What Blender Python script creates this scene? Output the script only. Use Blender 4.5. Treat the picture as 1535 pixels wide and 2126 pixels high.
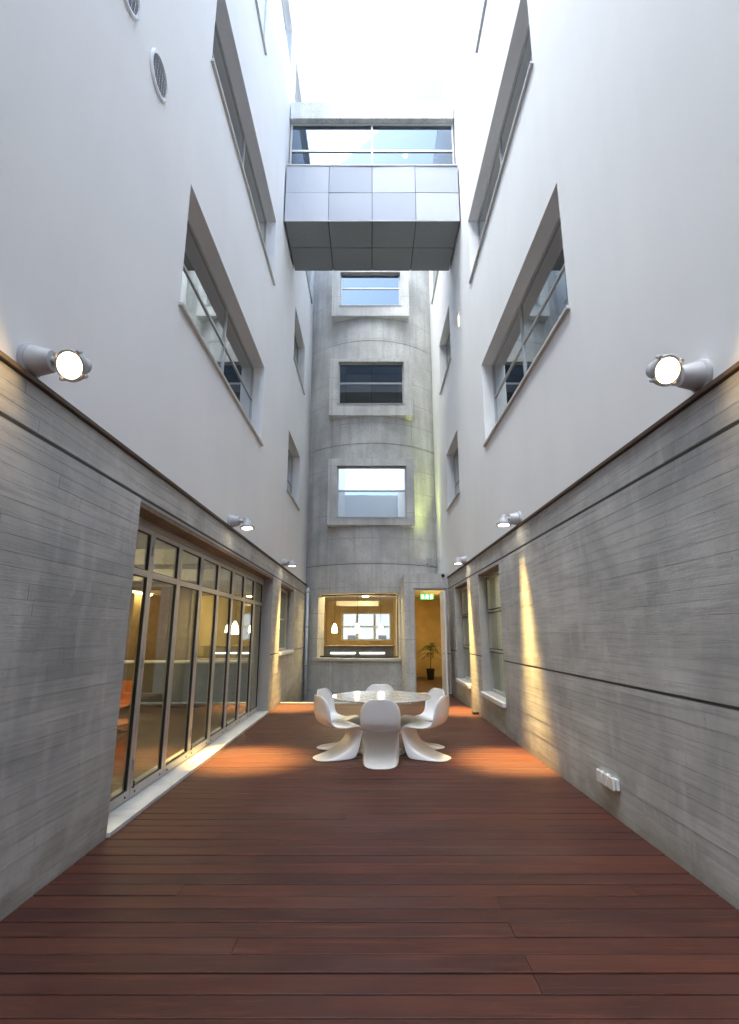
import bpy, math, random
from mathutils import Vector, Matrix
random.seed(7)
R_ = math.radians
for o in list(bpy.data.objects): bpy.data.objects.remove(o)
scene = bpy.context.scene
col = scene.collection

# ------------------------------------------------------------------ camera
cam_d = bpy.data.cameras.new('camera'); cam = bpy.data.objects.new('camera', cam_d); col.objects.link(cam)
cam.location = (0, 0, 1.6)
cam.rotation_euler = (R_(90) + math.atan(252/1085), 0, 0)
cam_d.sensor_fit = 'HORIZONTAL'; cam_d.sensor_width = 36
cam_d.lens = 1085/1535*36
cam_d.shift_x = -2.5/1535
cam_d.clip_start = 0.05; cam_d.clip_end = 3000
scene.camera = cam
# ------------------------------------------------------------------ sky
SUN_EL, SUN_ROT = R_(66), R_(228)
world = bpy.data.worlds.new('World'); scene.world = world; world.use_nodes = True
wn = world.node_tree.nodes; wl = world.node_tree.links
bg = wn['Background']; bg.inputs['Strength'].default_value = 0.15
sky = wn.new('ShaderNodeTexSky'); sky.sky_type = 'NISHITA'; sky.sun_disc = False
sky.sun_elevation = SUN_EL; sky.sun_rotation = SUN_ROT
sky.air_density = 1.0; sky.dust_density = 5.5; sky.ozone_density = 1.0
hs = wn.new('ShaderNodeHueSaturation'); hs.inputs['Saturation'].default_value = 1.0
cool = wn.new('ShaderNodeMix'); cool.data_type = 'RGBA'; cool.blend_type = 'MULTIPLY'; cool.inputs[0].default_value = 1; cool.inputs[7].default_value = (.81, .967, 1.085, 1)
wl.new(sky.outputs[0], hs.inputs['Color']); wl.new(hs.outputs[0], cool.inputs[6]); wl.new(cool.outputs[2], bg.inputs['Color'])
# ------------------------------------------------------------------ sun (thin overcast)
sd = bpy.data.lights.new('sun', 'SUN'); so = bpy.data.objects.new('sun', sd); col.objects.link(so)
sd.energy = 0.5; sd.angle = R_(60); sd.color = (1, 0.99, 0.97)
_dir = Vector((math.sin(SUN_ROT)*math.cos(SUN_EL), math.cos(SUN_ROT)*math.cos(SUN_EL), math.sin(SUN_EL)))
so.rotation_euler = (-_dir).to_track_quat('-Z', 'Y').to_euler(); so.location = (0, -5, 60)
# ------------------------------------------------------------------ exposure
vs = scene.view_settings; vs.view_transform = 'Standard'; vs.look = 'None'; vs.gamma = 1; vs.use_curve_mapping = False
vs.exposure = 2.36
scene.render.engine = 'CYCLES'
cy = scene.cycles
cy.use_denoising = True; cy.max_bounces = 8; cy.diffuse_bounces = 4; cy.glossy_bounces = 3; cy.use_adaptive_sampling = True; cy.adaptive_threshold = .02; cy.transparent_max_bounces = 16
cy.caustics_reflective = False; cy.caustics_refractive = False; cy.sample_clamp_indirect = 6

# ================================================================== materials
class NT:
    def __init__(s, name):
        s.m = bpy.data.materials.new(name); s.m.use_nodes = True
        s.n = s.m.node_tree.nodes; s.l = s.m.node_tree.links; s.b = s.n['Principled BSDF']; s.out = s.n['Material Output']
    def add(s, t, **k):
        n = s.n.new(t)
        for a, v in k.items(): setattr(n, a, v)
        return n
    def link(s, a, b): s.l.new(a, b)
    def noise(s, vec, scale, detail=4, rough=.55, dist=0):
        n = s.add('ShaderNodeTexNoise'); n.inputs['Scale'].default_value = scale; n.inputs['Detail'].default_value = detail
        n.inputs['Roughness'].default_value = rough; n.inputs['Distortion'].default_value = dist
        if vec is not None: s.link(vec, n.inputs['Vector'])
        return n.outputs['Fac']
    def mapping(s, vec, scale=(1,1,1), loc=(0,0,0)):
        n = s.add('ShaderNodeMapping'); n.inputs['Scale'].default_value = scale; n.inputs['Location'].default_value = loc
        s.link(vec, n.inputs['Vector']); return n.outputs[0]
    def ramp(s, fac, stops):
        n = s.add('ShaderNodeValToRGB'); e = n.color_ramp.elements
        while len(e) < len(stops): e.new(0.5)
        for i, (p, c) in enumerate(stops):
            e[i].position = p; e[i].color = (c[0], c[1], c[2], 1) if not isinstance(c, (int, float)) else (c, c, c, 1)
        s.link(fac, n.inputs[0]); return n.outputs[0]
    def mix(s, fac, a, b, mode='MIX'):
        n = s.add('ShaderNodeMix', data_type='RGBA', blend_type=mode)
        for sock, v in ((n.inputs[0], fac), (n.inputs[6], a), (n.inputs[7], b)):
            if isinstance(v, (int, float)): sock.default_value = v
            elif isinstance(v, tuple): sock.default_value = (*v, 1)
            else: s.link(v, sock)
        return n.outputs[2]
    def math(s, op, a, b=0.0, c=None):
        n = s.add('ShaderNodeMath', operation=op)
        for i, v in enumerate((a, b, c)):
            if v is None: continue
            if isinstance(v, (int, float)): n.inputs[i].default_value = v
            else: s.link(v, n.inputs[i])
        return n.outputs[0]
    def bump(s, h, strength=.3, dist=.01, normal=None):
        n = s.add('ShaderNodeBump'); n.inputs['Strength'].default_value = strength; n.inputs['Distance'].default_value = dist
        s.link(h, n.inputs['Height'])
        if normal is not None: s.link(normal, n.inputs['Normal'])
        return n.outputs[0]
    def pos(s): return s.add('ShaderNodeNewGeometry').outputs['Position']
    def island(s): return s.add('ShaderNodeNewGeometry').outputs['Random Per Island']
    def obj_rand(s): return s.add('ShaderNodeObjectInfo').outputs['Random']

def plain(name, c, rough=.5, metal=0, spec=.5, var=.06, scale=14, bump=0.0):
    t = NT(name); p = t.pos(); n = t.noise(p, scale, 5)
    lo = tuple(x*(1-var) for x in c); hi = tuple(min(1, x*(1+var)) for x in c)
    t.link(t.ramp(n, [(.3, lo), (.7, hi)]), t.b.inputs['Base Color'])
    r = t.math('MULTIPLY_ADD', n, .12, rough-.06); t.link(r, t.b.inputs['Roughness'])
    t.b.inputs['Metallic'].default_value = metal; t.b.inputs['Specular IOR Level'].default_value = spec
    if bump: t.link(t.bump(t.noise(p, scale*6, 4), bump, .004), t.b.inputs['Normal'])
    return t.m

def mat_render():          # white painted render
    t = NT('white_render'); p = t.pos()
    big = t.noise(p, .55, 3); streak = t.noise(t.mapping(p, (1, 1, .12)), 2.2, 3); fine = t.noise(p, 90, 3)
    c = t.ramp(big, [(.25, (.83, .835, .84)), (.75, (.89, .89, .89))])
    c = t.mix(t.math('MULTIPLY', t.ramp(streak, [(.45, 0), (.85, 1)]), .22), c, (.74, .75, .75))
    t.link(c, t.b.inputs['Base Color']); t.b.inputs['Roughness'].default_value = .85; t.b.inputs['Specular IOR Level'].default_value = .25
    n1 = t.bump(t.noise(p, 3.5, 3), .12, .03)
    t.link(t.bump(fine, .18, .004, n1), t.b.inputs['Normal'])
    return t.m

def mat_board_concrete():  # board marked concrete, each board its own shade
    t = NT('board_marked_concrete'); p = t.pos(); isl = t.island()
    cl = t.noise(p, .9, 4, .62, .4); streak = t.noise(t.mapping(p, (1, .8, 22)), 2.0, 4, .65); spots = t.noise(p, 30, 2)
    c = t.ramp(cl, [(.27, (.33, .335, .333)), (.47, (.48, .482, .472)), (.72, (.66, .655, .635))])
    c = t.mix(1.0, c, t.ramp(isl, [(0, .9), (.5, .98), (1, 1.05)]), 'MULTIPLY')
    c = t.mix(t.ramp(streak, [(.47, 0), (.74, .6)]), c, (.26, .265, .265))
    c = t.mix(t.ramp(t.noise(t.mapping(p, (1, 3.2, 1.1)), 1.7, 4, .6, .5), [(.52, 0), (.75, .5)]), c, (.64, .635, .62))
    sz = t.add('ShaderNodeSeparateXYZ'); t.link(p, sz.inputs[0])
    splash = t.math('SUBTRACT', t.noise(t.mapping(p, (1, 1.5, 3)), 1.6, 4, .65), t.math('MULTIPLY', sz.outputs['Z'], 1.1))
    c = t.mix(t.ramp(splash, [(.22, 0), (.5, .55)]), c, (.27, .24, .19))
    c = t.mix(t.ramp(spots, [(.68, 0), (.76, .5)]), c, (.2, .2, .2))
    t.link(c, t.b.inputs['Base Color']); t.b.inputs['Roughness'].default_value = .82; t.b.inputs['Specular IOR Level'].default_value = .3
    n1 = t.bump(t.noise(t.mapping(p, (1, 1.2, 30)), 4, 4, .7), .4, .006)
    t.link(t.bump(spots, .4, .004, n1), t.b.inputs['Normal'])
    return t.m

def mat_smooth_concrete(): # formwork-panel concrete with tie holes, seams and pitting
    t = NT('cast_concrete'); p = t.pos()
    cl = t.noise(p, .9, 5, .6); pit = t.noise(p, 22, 3, .5); fine = t.noise(p, 60, 4); drip = t.noise(t.mapping(p, (3.2, 3.2, .22)), 1.6, 5)
    c = t.ramp(cl, [(.27, (.42, .42, .405)), (.5, (.6, .595, .57)), (.74, (.76, .75, .71))])
    c = t.mix(t.ramp(drip, [(.46, 0), (.75, .6)]), c, (.36, .365, .36))
    c = t.mix(t.ramp(pit, [(.61, 0), (.67, .65)]), c, (.24, .28, .275))
    # faint formwork seams
    sx = t.add('ShaderNodeSeparateXYZ'); t.link(p, sx.inputs[0])
    def seam(s, pitch, off):
        f = t.math('FRACT', t.math('ADD', t.math('DIVIDE', s, pitch), off))
        d = t.math('ABSOLUTE', t.math('SUBTRACT', f, .5)); return t.math('LESS_THAN', d, .012/pitch)
    sm = t.math('MAXIMUM', seam(sx.outputs['Z'], .785, .68), seam(sx.outputs['X'], 1.34, .47))
    c = t.mix(t.math('MULTIPLY', sm, t.ramp(cl, [(.4, .05), (.6, .5)])), c, (.22, .22, .22))
    t.link(c, t.b.inputs['Base Color']); t.b.inputs['Roughness'].default_value = .75; t.b.inputs['Specular IOR Level'].default_value = .35
    h = t.math('SUBTRACT', fine, t.math('ADD', t.math('MULTIPLY', sm, .8), t.ramp(pit, [(.64, 0), (.72, 2.)])))
    t.link(t.bump(h, .35, .006), t.b.inputs['Normal'])
    return t.m

def mat_plank():
    t = NT('hardwood_plank'); p = t.pos(); r = t.obj_rand()
    cmb = t.add('ShaderNodeCombineXYZ')
    t.link(t.math('MULTIPLY', r, 37.), cmb.inputs[0]); t.link(t.math('MULTIPLY', r, 91.), cmb.inputs[1])
    va = t.add('ShaderNodeVectorMath', operation='ADD'); t.link(p, va.inputs[0]); t.link(cmb.outputs[0], va.inputs[1])
    q = va.outputs[0]
    grain = t.noise(t.mapping(q, (1.6, 42, 10)), 3, 7, .65, .3); big = t.noise(t.mapping(q, (.7, 3, 1)), 1.3, 3)
    c = t.ramp(r, [(0, (.062, .021, .016)), (.2, (.084, .026, .017)), (.4, (.102, .034, .022)), (.55, (.072, .024, .017)), (.75, (.096, .027, .016)), (1, (.112, .038, .023))])
    c = t.mix(t.ramp(grain, [(.35, .8), (.65, 0)]), c, (.028, .012, .010))
    mid = t.noise(t.mapping(q, (.55, 11, 1)), 2.6, 4, .6, .5)
    c = t.mix(t.ramp(mid, [(.3, .7), (.5, 0)]), c, (.045, .02, .019))
    c = t.mix(t.ramp(mid, [(.55, 0), (.75, .6)]), c, (.17, .05, .028))
    c = t.mix(t.ramp(big, [(.45, 0), (.75, .4)]), c, (.14, .042, .024))
    c = t.mix(t.ramp(t.noise(t.mapping(p, (1, 1.6, 1)), .8, 4), [(.5, 0), (.75, .3)]), c, (.14, .08, .06))
    t.link(c, t.b.inputs['Base Color'])
    t.link(t.math('MULTIPLY_ADD', grain, .35, .34), t.b.inputs['Roughness']); t.b.inputs['Specular IOR Level'].default_value = .24
    t.link(t.bump(grain, .25, .003), t.b.inputs['Normal'])
    return t.m

def mat_glass(name, base=.04, power=5.0, tint=(.86, .9, .88), wob=0.0, gc=(.93, .97, .98)):
    t = NT(name); lw = t.add('ShaderNodeLayerWeight'); lw.inputs['Blend'].default_value = .5
    f = t.math('POWER', lw.outputs['Facing'], power)
    fac = t.math('MULTIPLY_ADD', f, 1-base, base)
    tr = t.add('ShaderNodeBsdfTransparent'); tr.inputs[0].default_value = (*tint, 1)
    gl = t.add('ShaderNodeBsdfGlossy'); gl.inputs['Roughness'].default_value = .015; gl.inputs['Color'].default_value = (*gc, 1)
    if wob: t.link(t.bump(t.noise(t.pos(), 1.6, 2), wob, .02), gl.inputs['Normal'])
    mx = t.add('ShaderNodeMixShader'); t.link(fac, mx.inputs[0]); t.link(tr.outputs[0], mx.inputs[1]); t.link(gl.outputs[0], mx.inputs[2])
    t.link(mx.outputs[0], t.out.inputs[0]); return t.m

def mat_emit(name, c, s):
    t = NT(name); e = t.add('ShaderNodeEmission'); e.inputs[0].default_value = (*c, 1); e.inputs[1].default_value = s
    t.link(e.outputs[0], t.out.inputs[0]); return t.m

def mat_marble():
    t = NT('marble'); p = t.pos()
    v = t.noise(p, 5, 8, .68, 1.6)
    c = t.ramp(v, [(.36, (.33, .32, .29)), (.46, (.7, .69, .65)), (.52, (.36, .34, .3)), (.58, (.78, .77, .73)), (.75, (.6, .57, .5))])
    t.link(c, t.b.inputs['Base Color']); t.b.inputs['Roughness'].default_value = .1
    return t.m

def mat_marble_pale():
    t = NT('pale_marble'); p = t.pos(); v = t.noise(p, 3, 8, .68, 1.2)
    t.link(t.ramp(v, [(.4, (.55, .56, .57)), (.55, (.7, .7, .69)), (.7, (.62, .62, .62))]), t.b.inputs['Base Color']); t.b.inputs['Roughness'].default_value = .35
    return t.m

def mat_panel():
    t = NT('grey_panel'); p = t.pos(); r = t.obj_rand()
    c = t.ramp(r, [(0, (.25, .275, .32)), (.5, (.33, .35, .40)), (1, (.44, .455, .49))])
    c = t.mix(t.ramp(t.noise(t.mapping(p, (4, 4, .5)), 2, 3), [(.5, 0), (.8, .2)]), c, (.34, .35, .37))
    t.link(c, t.b.inputs['Base Color']); t.b.inputs['Roughness'].default_value = .32
    t.link(t.bump(t.noise(p, 1.2, 1), .12, .03), t.b.inputs['Normal']); return t.m

M = dict(
    render=mat_render(), board=mat_board_concrete(), cast=mat_smooth_concrete(), plank=mat_plank(),
    glass=mat_glass('door_glass', .02, 4.6, (.8, .84, .81)), bridge_glass=mat_glass('blue_coated_glass', .4, 3.0, (.26, .31, .37), .02, (.42, .49, .57)), mirror=mat_glass('coated_glass', .36, 3.0, (.35, .4, .41), .02), skyglass=mat_glass('pale_coated_glass', .75, 2.0, (.5, .55, .58)),
    kglass=mat_glass('clear_glass', .03, 5.0, (.94, .95, .93)),
    alu=plain('brushed_aluminium', (.47, .465, .455), .36, .35), alu_dark=plain('dark_gasket', (.03, .03, .032), .6),
    white_metal=plain('white_metal', (.74, .76, .78), .4), panel=mat_panel(),
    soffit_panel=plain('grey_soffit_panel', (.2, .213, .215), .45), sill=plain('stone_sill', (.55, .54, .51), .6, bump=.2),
    coping=plain('brown_coping', (.085, .052, .035), .55, var=.2), wood=plain('brown_soffit_board', (.2, .125, .08), .6, var=.3, scale=6),
    lampgrey=plain('grey_lamp_paint', (.46, .46, .48), .42), plastic=plain('white_plastic', (.86, .86, .86), .22, 0, .5, .015, 3),
    outlet=plain('outlet_plastic', (.78, .78, .76), .35), orange=plain('orange_plastic', (.62, .17, .04), .3), black=plain('black_plastic', (.015, .015, .016), .45),
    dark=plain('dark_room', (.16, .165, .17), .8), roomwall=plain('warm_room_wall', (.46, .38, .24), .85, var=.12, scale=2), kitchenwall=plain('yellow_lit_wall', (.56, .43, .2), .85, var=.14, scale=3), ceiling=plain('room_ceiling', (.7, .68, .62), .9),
    roomfloor=plain('room_floor', (.06, .033, .022), .4, var=.2, scale=4), counter=plain('grey_counter', (.11, .12, .135), .4), whitewall=plain('white_wall', (.75, .75, .74), .85),
    pit=plain('wet_dark_gravel', (.05, .055, .055), .5, var=.4, scale=40, bump=.6), marble=mat_marble(), pale=mat_marble_pale(),
    leaf=plain('palm_leaf', (.05, .10, .03), .5, var=.4, scale=20), stem=plain('palm_stem', (.16, .11, .06), .8),
    joint_shade=plain('painted_joint_shade', (.07, .07, .065), .9), concrete_back=plain('rough_concrete', (.36, .36, .36), .9),
    soil=plain('potting_soil', (.04, .03, .02), .9),
    lens=mat_emit('lamp_lens', (1, .66, .3), 7), lens_dim=mat_emit('downlight_lens', (1, .88, .68), 6), pendant=mat_emit('pendant_glow', (1, .80, .52), 7),
    strip=mat_emit('sky_reflection', (1, .90, .75), 3.2), cove=mat_emit('ceiling_light', (1, .76, .42), 6.5), cove_k=mat_emit('kitchen_light', (1, .74, .34), 15), unseen_lamp_c=mat_emit('unseen_corridor_light', (1, .74, .36), 17), cove_r=mat_emit('side_room_light', (1, .8, .42), 5),
    exit=mat_emit('exit_green', (.03, .55, .05), .6), exit_w=mat_emit('exit_white', (.8, 1, .8), 1.3), glow=mat_emit('glow_streak', (1, .55, .3), 1.1),
)

# ================================================================== mesh helpers
class MB:
    def __init__(s): s.v = []; s.f = []
    def quad(s, a, b, c, d):
        i = len(s.v); s.v += [a, b, c, d]; s.f.append((i, i+1, i+2, i+3))
    def box(s, x0, x1, y0, y1, z0, z1):
        x0, x1 = min(x0, x1), max(x0, x1); y0, y1 = min(y0, y1), max(y0, y1); z0, z1 = min(z0, z1), max(z0, z1)
        i = len(s.v)
        s.v += [(x0,y0,z0),(x1,y0,z0),(x1,y1,z0),(x0,y1,z0),(x0,y0,z1),(x1,y0,z1),(x1,y1,z1),(x0,y1,z1)]
        for q in ((0,3,2,1),(4,5,6,7),(0,1,5,4),(1,2,6,5),(2,3,7,6),(3,0,4,7)): s.f.append(tuple(i+k for k in q))
        return s
    def lathe(s, prof, origin=(0,0,0), axis=(0,0,1), n=24, caps=True):   # prof: [(r, h)]
        ax = Vector(axis).normalized(); q = Vector((0,0,1)).rotation_difference(ax); o = Vector(origin)
        base = len(s.v); m = len(prof)
        for r, h in prof:
            for k in range(n):
                a = 2*math.pi*k/n; s.v.append(tuple(o + q @ Vector((r*math.cos(a), r*math.sin(a), h))))
        for j in range(m-1):
            for k in range(n):
                k2 = (k+1) % n; s.f.append((base+j*n+k, base+j*n+k2, base+(j+1)*n+k2, base+(j+1)*n+k))
        if caps:
            s.f.append(tuple(base+k for k in reversed(range(n)))); s.f.append(tuple(base+(m-1)*n+k for k in range(n)))
        return s
    def tube(s, pts, r, n=10):
        pts = [Vector(p) for p in pts]; rs = r if isinstance(r, (list, tuple)) else [r]*len(pts)
        base = len(s.v); m = len(pts)
        for j, p in enumerate(pts):
            d = (pts[min(j+1, m-1)] - pts[max(j-1, 0)]).normalized(); q = Vector((0,0,1)).rotation_difference(d)
            for k in range(n):
                a = 2*math.pi*k/n; s.v.append(tuple(p + q @ Vector((rs[j]*math.cos(a), rs[j]*math.sin(a), 0))))
        for j in range(m-1):
            for k in range(n):
                k2 = (k+1) % n; s.f.append((base+j*n+k, base+j*n+k2, base+(j+1)*n+k2, base+(j+1)*n+k))
        s.f.append(tuple(base+k for k in reversed(range(n)))); s.f.append(tuple(base+(m-1)*n+k for k in range(n)))
        return s
    def build(s, name, mat, parent=None, smooth=False, bevel=0, shift=None):
        me = bpy.data.meshes.new(name); v = s.v
        if shift is not None: v = [(a[0]-shift[0], a[1]-shift[1], a[2]-shift[2]) for a in v]
        me.from_pydata(v, [], s.f); me.update(); me.materials.append(mat)
        if smooth: me.shade_smooth() if hasattr(me, 'shade_smooth') else None
        o = bpy.data.objects.new(name, me); col.objects.link(o)
        if shift is not None: o.location = shift
        if parent is not None: o.parent = parent
        if bevel:
            b = o.modifiers.new('bevel', 'BEVEL'); b.width = bevel; b.segments = 2; b.limit_method = 'ANGLE'
        return o
def smooth_angle(o, ang=40):
    me = o.data
    me.shade_smooth()
    try: me.set_sharp_from_angle(angle=R_(ang))
    except Exception: pass
    return o
def tag(o, label=None, cat=None, group=None, kind=None):
    if label: o['label'] = label
    if cat: o['category'] = cat
    if group: o['group'] = group
    if kind: o['kind'] = kind
    return o
def empty(name, loc=(0,0,0), rz=0):
    o = bpy.data.objects.new(name, None); o.empty_display_size = .2; col.objects.link(o); o.location = loc; o.rotation_euler = (0,0,rz); return o
def part(name, mat, parent, *boxes, bevel=0):
    m = MB()
    for b in boxes: m.box(*b)
    return m.build(name, mat, parent, bevel=bevel)

def panel_wall(fn, a0, a1, b0, b1, t, holes, adiv=None, skip=()):
    """wall sheet of thickness t with rectangular holes; fn(a, b, d) -> xyz, d = depth behind the face"""
    A = {a0, a1}; B = {b0, b1}
    for h in holes:
        for v in h[:2]:
            if a0 < v < a1: A.add(v)
        for v in h[2:]:
            if b0 < v < b1: B.add(v)
    if adiv:
        k = a0
        while k < a1: A.add(round(k, 4)); k += adiv
    A = sorted(A); B = sorted(B); m = MB()
    def solid(i, j):
        if i < 0 or j < 0 or i >= len(A)-1 or j >= len(B)-1: return False
        ca, cb = (A[i]+A[i+1])/2, (B[j]+B[j+1])/2
        return not any(h[0] < ca < h[1] and h[2] < cb < h[3] for h in holes)
    for i in range(len(A)-1):
        for j in range(len(B)-1):
            if not solid(i, j): continue
            p, q, r, s = A[i], A[i+1], B[j], B[j+1]
            m.quad(fn(p,r,0), fn(q,r,0), fn(q,s,0), fn(p,s,0)); m.quad(fn(p,s,t), fn(q,s,t), fn(q,r,t), fn(p,r,t))
            if not solid(i-1, j): m.quad(fn(p,r,0), fn(p,s,0), fn(p,s,t), fn(p,r,t))
            if not solid(i+1, j): m.quad(fn(q,s,0), fn(q,r,0), fn(q,r,t), fn(q,s,t))
            if not solid(i, j-1): m.quad(fn(q,r,0), fn(p,r,0), fn(p,r,t), fn(q,r,t))
            if not solid(i, j+1): m.quad(fn(p,s,0), fn(q,s,0), fn(q,s,t), fn(p,s,t))
    return m
def weld(o):
    import bmesh
    bm = bmesh.new(); bm.from_mesh(o.data); bmesh.ops.remove_doubles(bm, verts=bm.verts, dist=1e-4)
    bmesh.ops.recalc_face_normals(bm, faces=bm.faces); bm.to_mesh(o.data); bm.free(); return o

XL, XR = -2.13, 2.20          # faces of the two concrete walls
WTOP = 18.0                   # top of the white walls
CT = 3.13                     # top of the concrete band

# ================================================================== ground and deck
tag(part('ground', M['pit'], None, (-60, 60, -60, 60, -1.0, -.75)), kind='structure')
deck = empty('deck', (0, 0, 0)); tag(deck, kind='structure')
PITCH, GAP, TH = .153, .011, .028
plank_cache = {}
def plank_mesh(L):
    L = round(L, 2)
    if L in plank_cache: return plank_cache[L]
    w = PITCH-GAP; c = .003; h = L/2
    pr = [(-w/2, -TH), (w/2, -TH), (w/2, -c), (w/2-c, 0), (-w/2+c, 0), (-w/2, -c)]
    v = [(-h, y, z) for y, z in pr] + [(h, y, z) for y, z in pr]
    f = [tuple(range(6))[::-1], tuple(range(6, 12))] + [(k, (k+1) % 6, 6+(k+1) % 6, 6+k) for k in range(6)]
    me = bpy.data.meshes.new('plank'); me.from_pydata(v, [], f); me.update(); me.materials.append(M['plank']); plank_cache[L] = me
    return me
row = 0; y = .9
prs = random.Random(11)
while y < 14.85:
    x0, x1 = XL+.012, XR-.012
    if y > 12.9: x0 = .955
    cuts = [x0]
    while True:
        L = prs.choice([2.4, 2.9, 3.4, 3.9]) if len(cuts) > 1 else prs.choice([.9, 1.4, 1.9, 2.4, 2.9, 3.4, 5., 5., 5., 5.])
        nx = cuts[-1]+L
        if nx > x1-.5: break
        cuts.append(nx)
    cuts.append(x1)
    for a, b in zip(cuts, cuts[1:]):
        o = bpy.data.objects.new('plank', plank_mesh(b-a-.002)); col.objects.link(o); o.parent = deck
        o.location = ((a+b)/2, y, prs.uniform(-.0015, .0015))
    y += PITCH; row += 1
part('gap_shade_bed', M['black'], deck, (XL, XR, -9.2, 12.9, -.2, -.032), (.95, XR, 12.9, 14.9, -.2, -.032))  # black sheet below the planks paints the shade in their gaps
part('landing_slab', M['plank'], deck, (XL, XR, -9.2, .82, -.032, -.001))
# sunken well beside the tower, closed by a white kerb
kerb = part('kerb', M['pale'], None, (XL+.002, .95, 12.93, 13.03, -.74, .02), bevel=.004); tag(kerb, kind='structure')

# ================================================================== side buildings
def wx(face, sgn): return lambda a, b, d: (face + sgn*d, a, b)

def board_face(holes, face, sgn, y0, y1, z0, z1, seed):
    """thin proud board imprints left by the formwork"""
    r = random.Random(seed); m = MB(); z = z0
    while z < z1-.01:
        h = min(r.choice([.085, .095, .1, .105]), z1-z); 
        if z1-(z+h) < .03: h = z1-z
        a = y0 - r.uniform(0, 1.5)
        while a < y1:
            L = r.choice([1.2, 1.8, 2.4, 2.4, 3.0]); b = a+L
            segs = [(max(a, y0), min(b, y1))]
            for (ha, hb, za, zb) in holes:
                if z < zb-.005 and z+h > za+.005:
                    ns = []
                    for p, q in segs:
                        if hb <= p or ha >= q: ns.append((p, q)); continue
                        if ha > p: ns.append((p, ha))
                        if hb < q: ns.append((hb, q))
                    segs = ns
            d = r.uniform(.004, .0058)
            for p, q in segs:
                if q-p > .02: m.box(face, face-sgn*d, p+.0008, q-.0008, z+.001, z+h-.001)
            a = b
        z += h
    return m

def window(bld, face, sgn, ya, yb, za, zb, depth, glass, mull=(), trans=(), sill=True, fr=.045, room=None, frame_mat=None):
    """a glazed opening: window (frame) > pane..., sill"""
    fm = frame_mat or M['alu']
    xi = face + sgn*depth; xo = xi + sgn*.06
    m = MB()
    m.box(xi, xo, ya, yb, za, za+fr); m.box(xi, xo, ya, yb, zb-fr, zb); m.box(xi, xo, ya, ya+fr, za+fr, zb-fr); m.box(xi, xo, yb-fr, yb, za+fr, zb-fr)
    ys = [ya+fr] + [v for q in mull for v in (q-fr*.6, q+fr*.6)] + [yb-fr]
    zs = [za+fr] + [v for q in trans for v in (q-fr*.4, q+fr*.4)] + [zb-fr]
    for q in mull: m.box(xi, xo, q-fr*.6, q+fr*.6, za+fr, zb-fr)
    for q in trans:
        for k in range(0, len(ys), 2): m.box(xi+sgn*.004, xo-sgn*.004, ys[k], ys[k+1], q-fr*.4, q+fr*.4)
    w = m.build('window', fm, bld)
    for k in range(0, len(ys), 2):
        for j in range(0, len(zs), 2):
            part('pane', glass, w, (xi+sgn*.022, xi+sgn*.030, ys[k], ys[k+1], zs[j], zs[j+1]))
    if sill: part('sill', M['sill'], w, (face-sgn*.045, face+sgn*(depth-.002), ya-.04, yb+.04, za-.045, za-.002), bevel=.004)
    return w

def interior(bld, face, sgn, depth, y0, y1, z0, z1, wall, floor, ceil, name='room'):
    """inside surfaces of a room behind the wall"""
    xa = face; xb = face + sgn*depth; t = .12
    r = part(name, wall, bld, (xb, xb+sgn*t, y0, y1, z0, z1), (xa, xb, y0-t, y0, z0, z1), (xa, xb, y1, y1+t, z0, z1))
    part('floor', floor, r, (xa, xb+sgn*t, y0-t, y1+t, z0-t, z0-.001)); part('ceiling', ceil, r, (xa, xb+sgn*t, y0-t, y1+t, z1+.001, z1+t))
    return r

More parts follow.
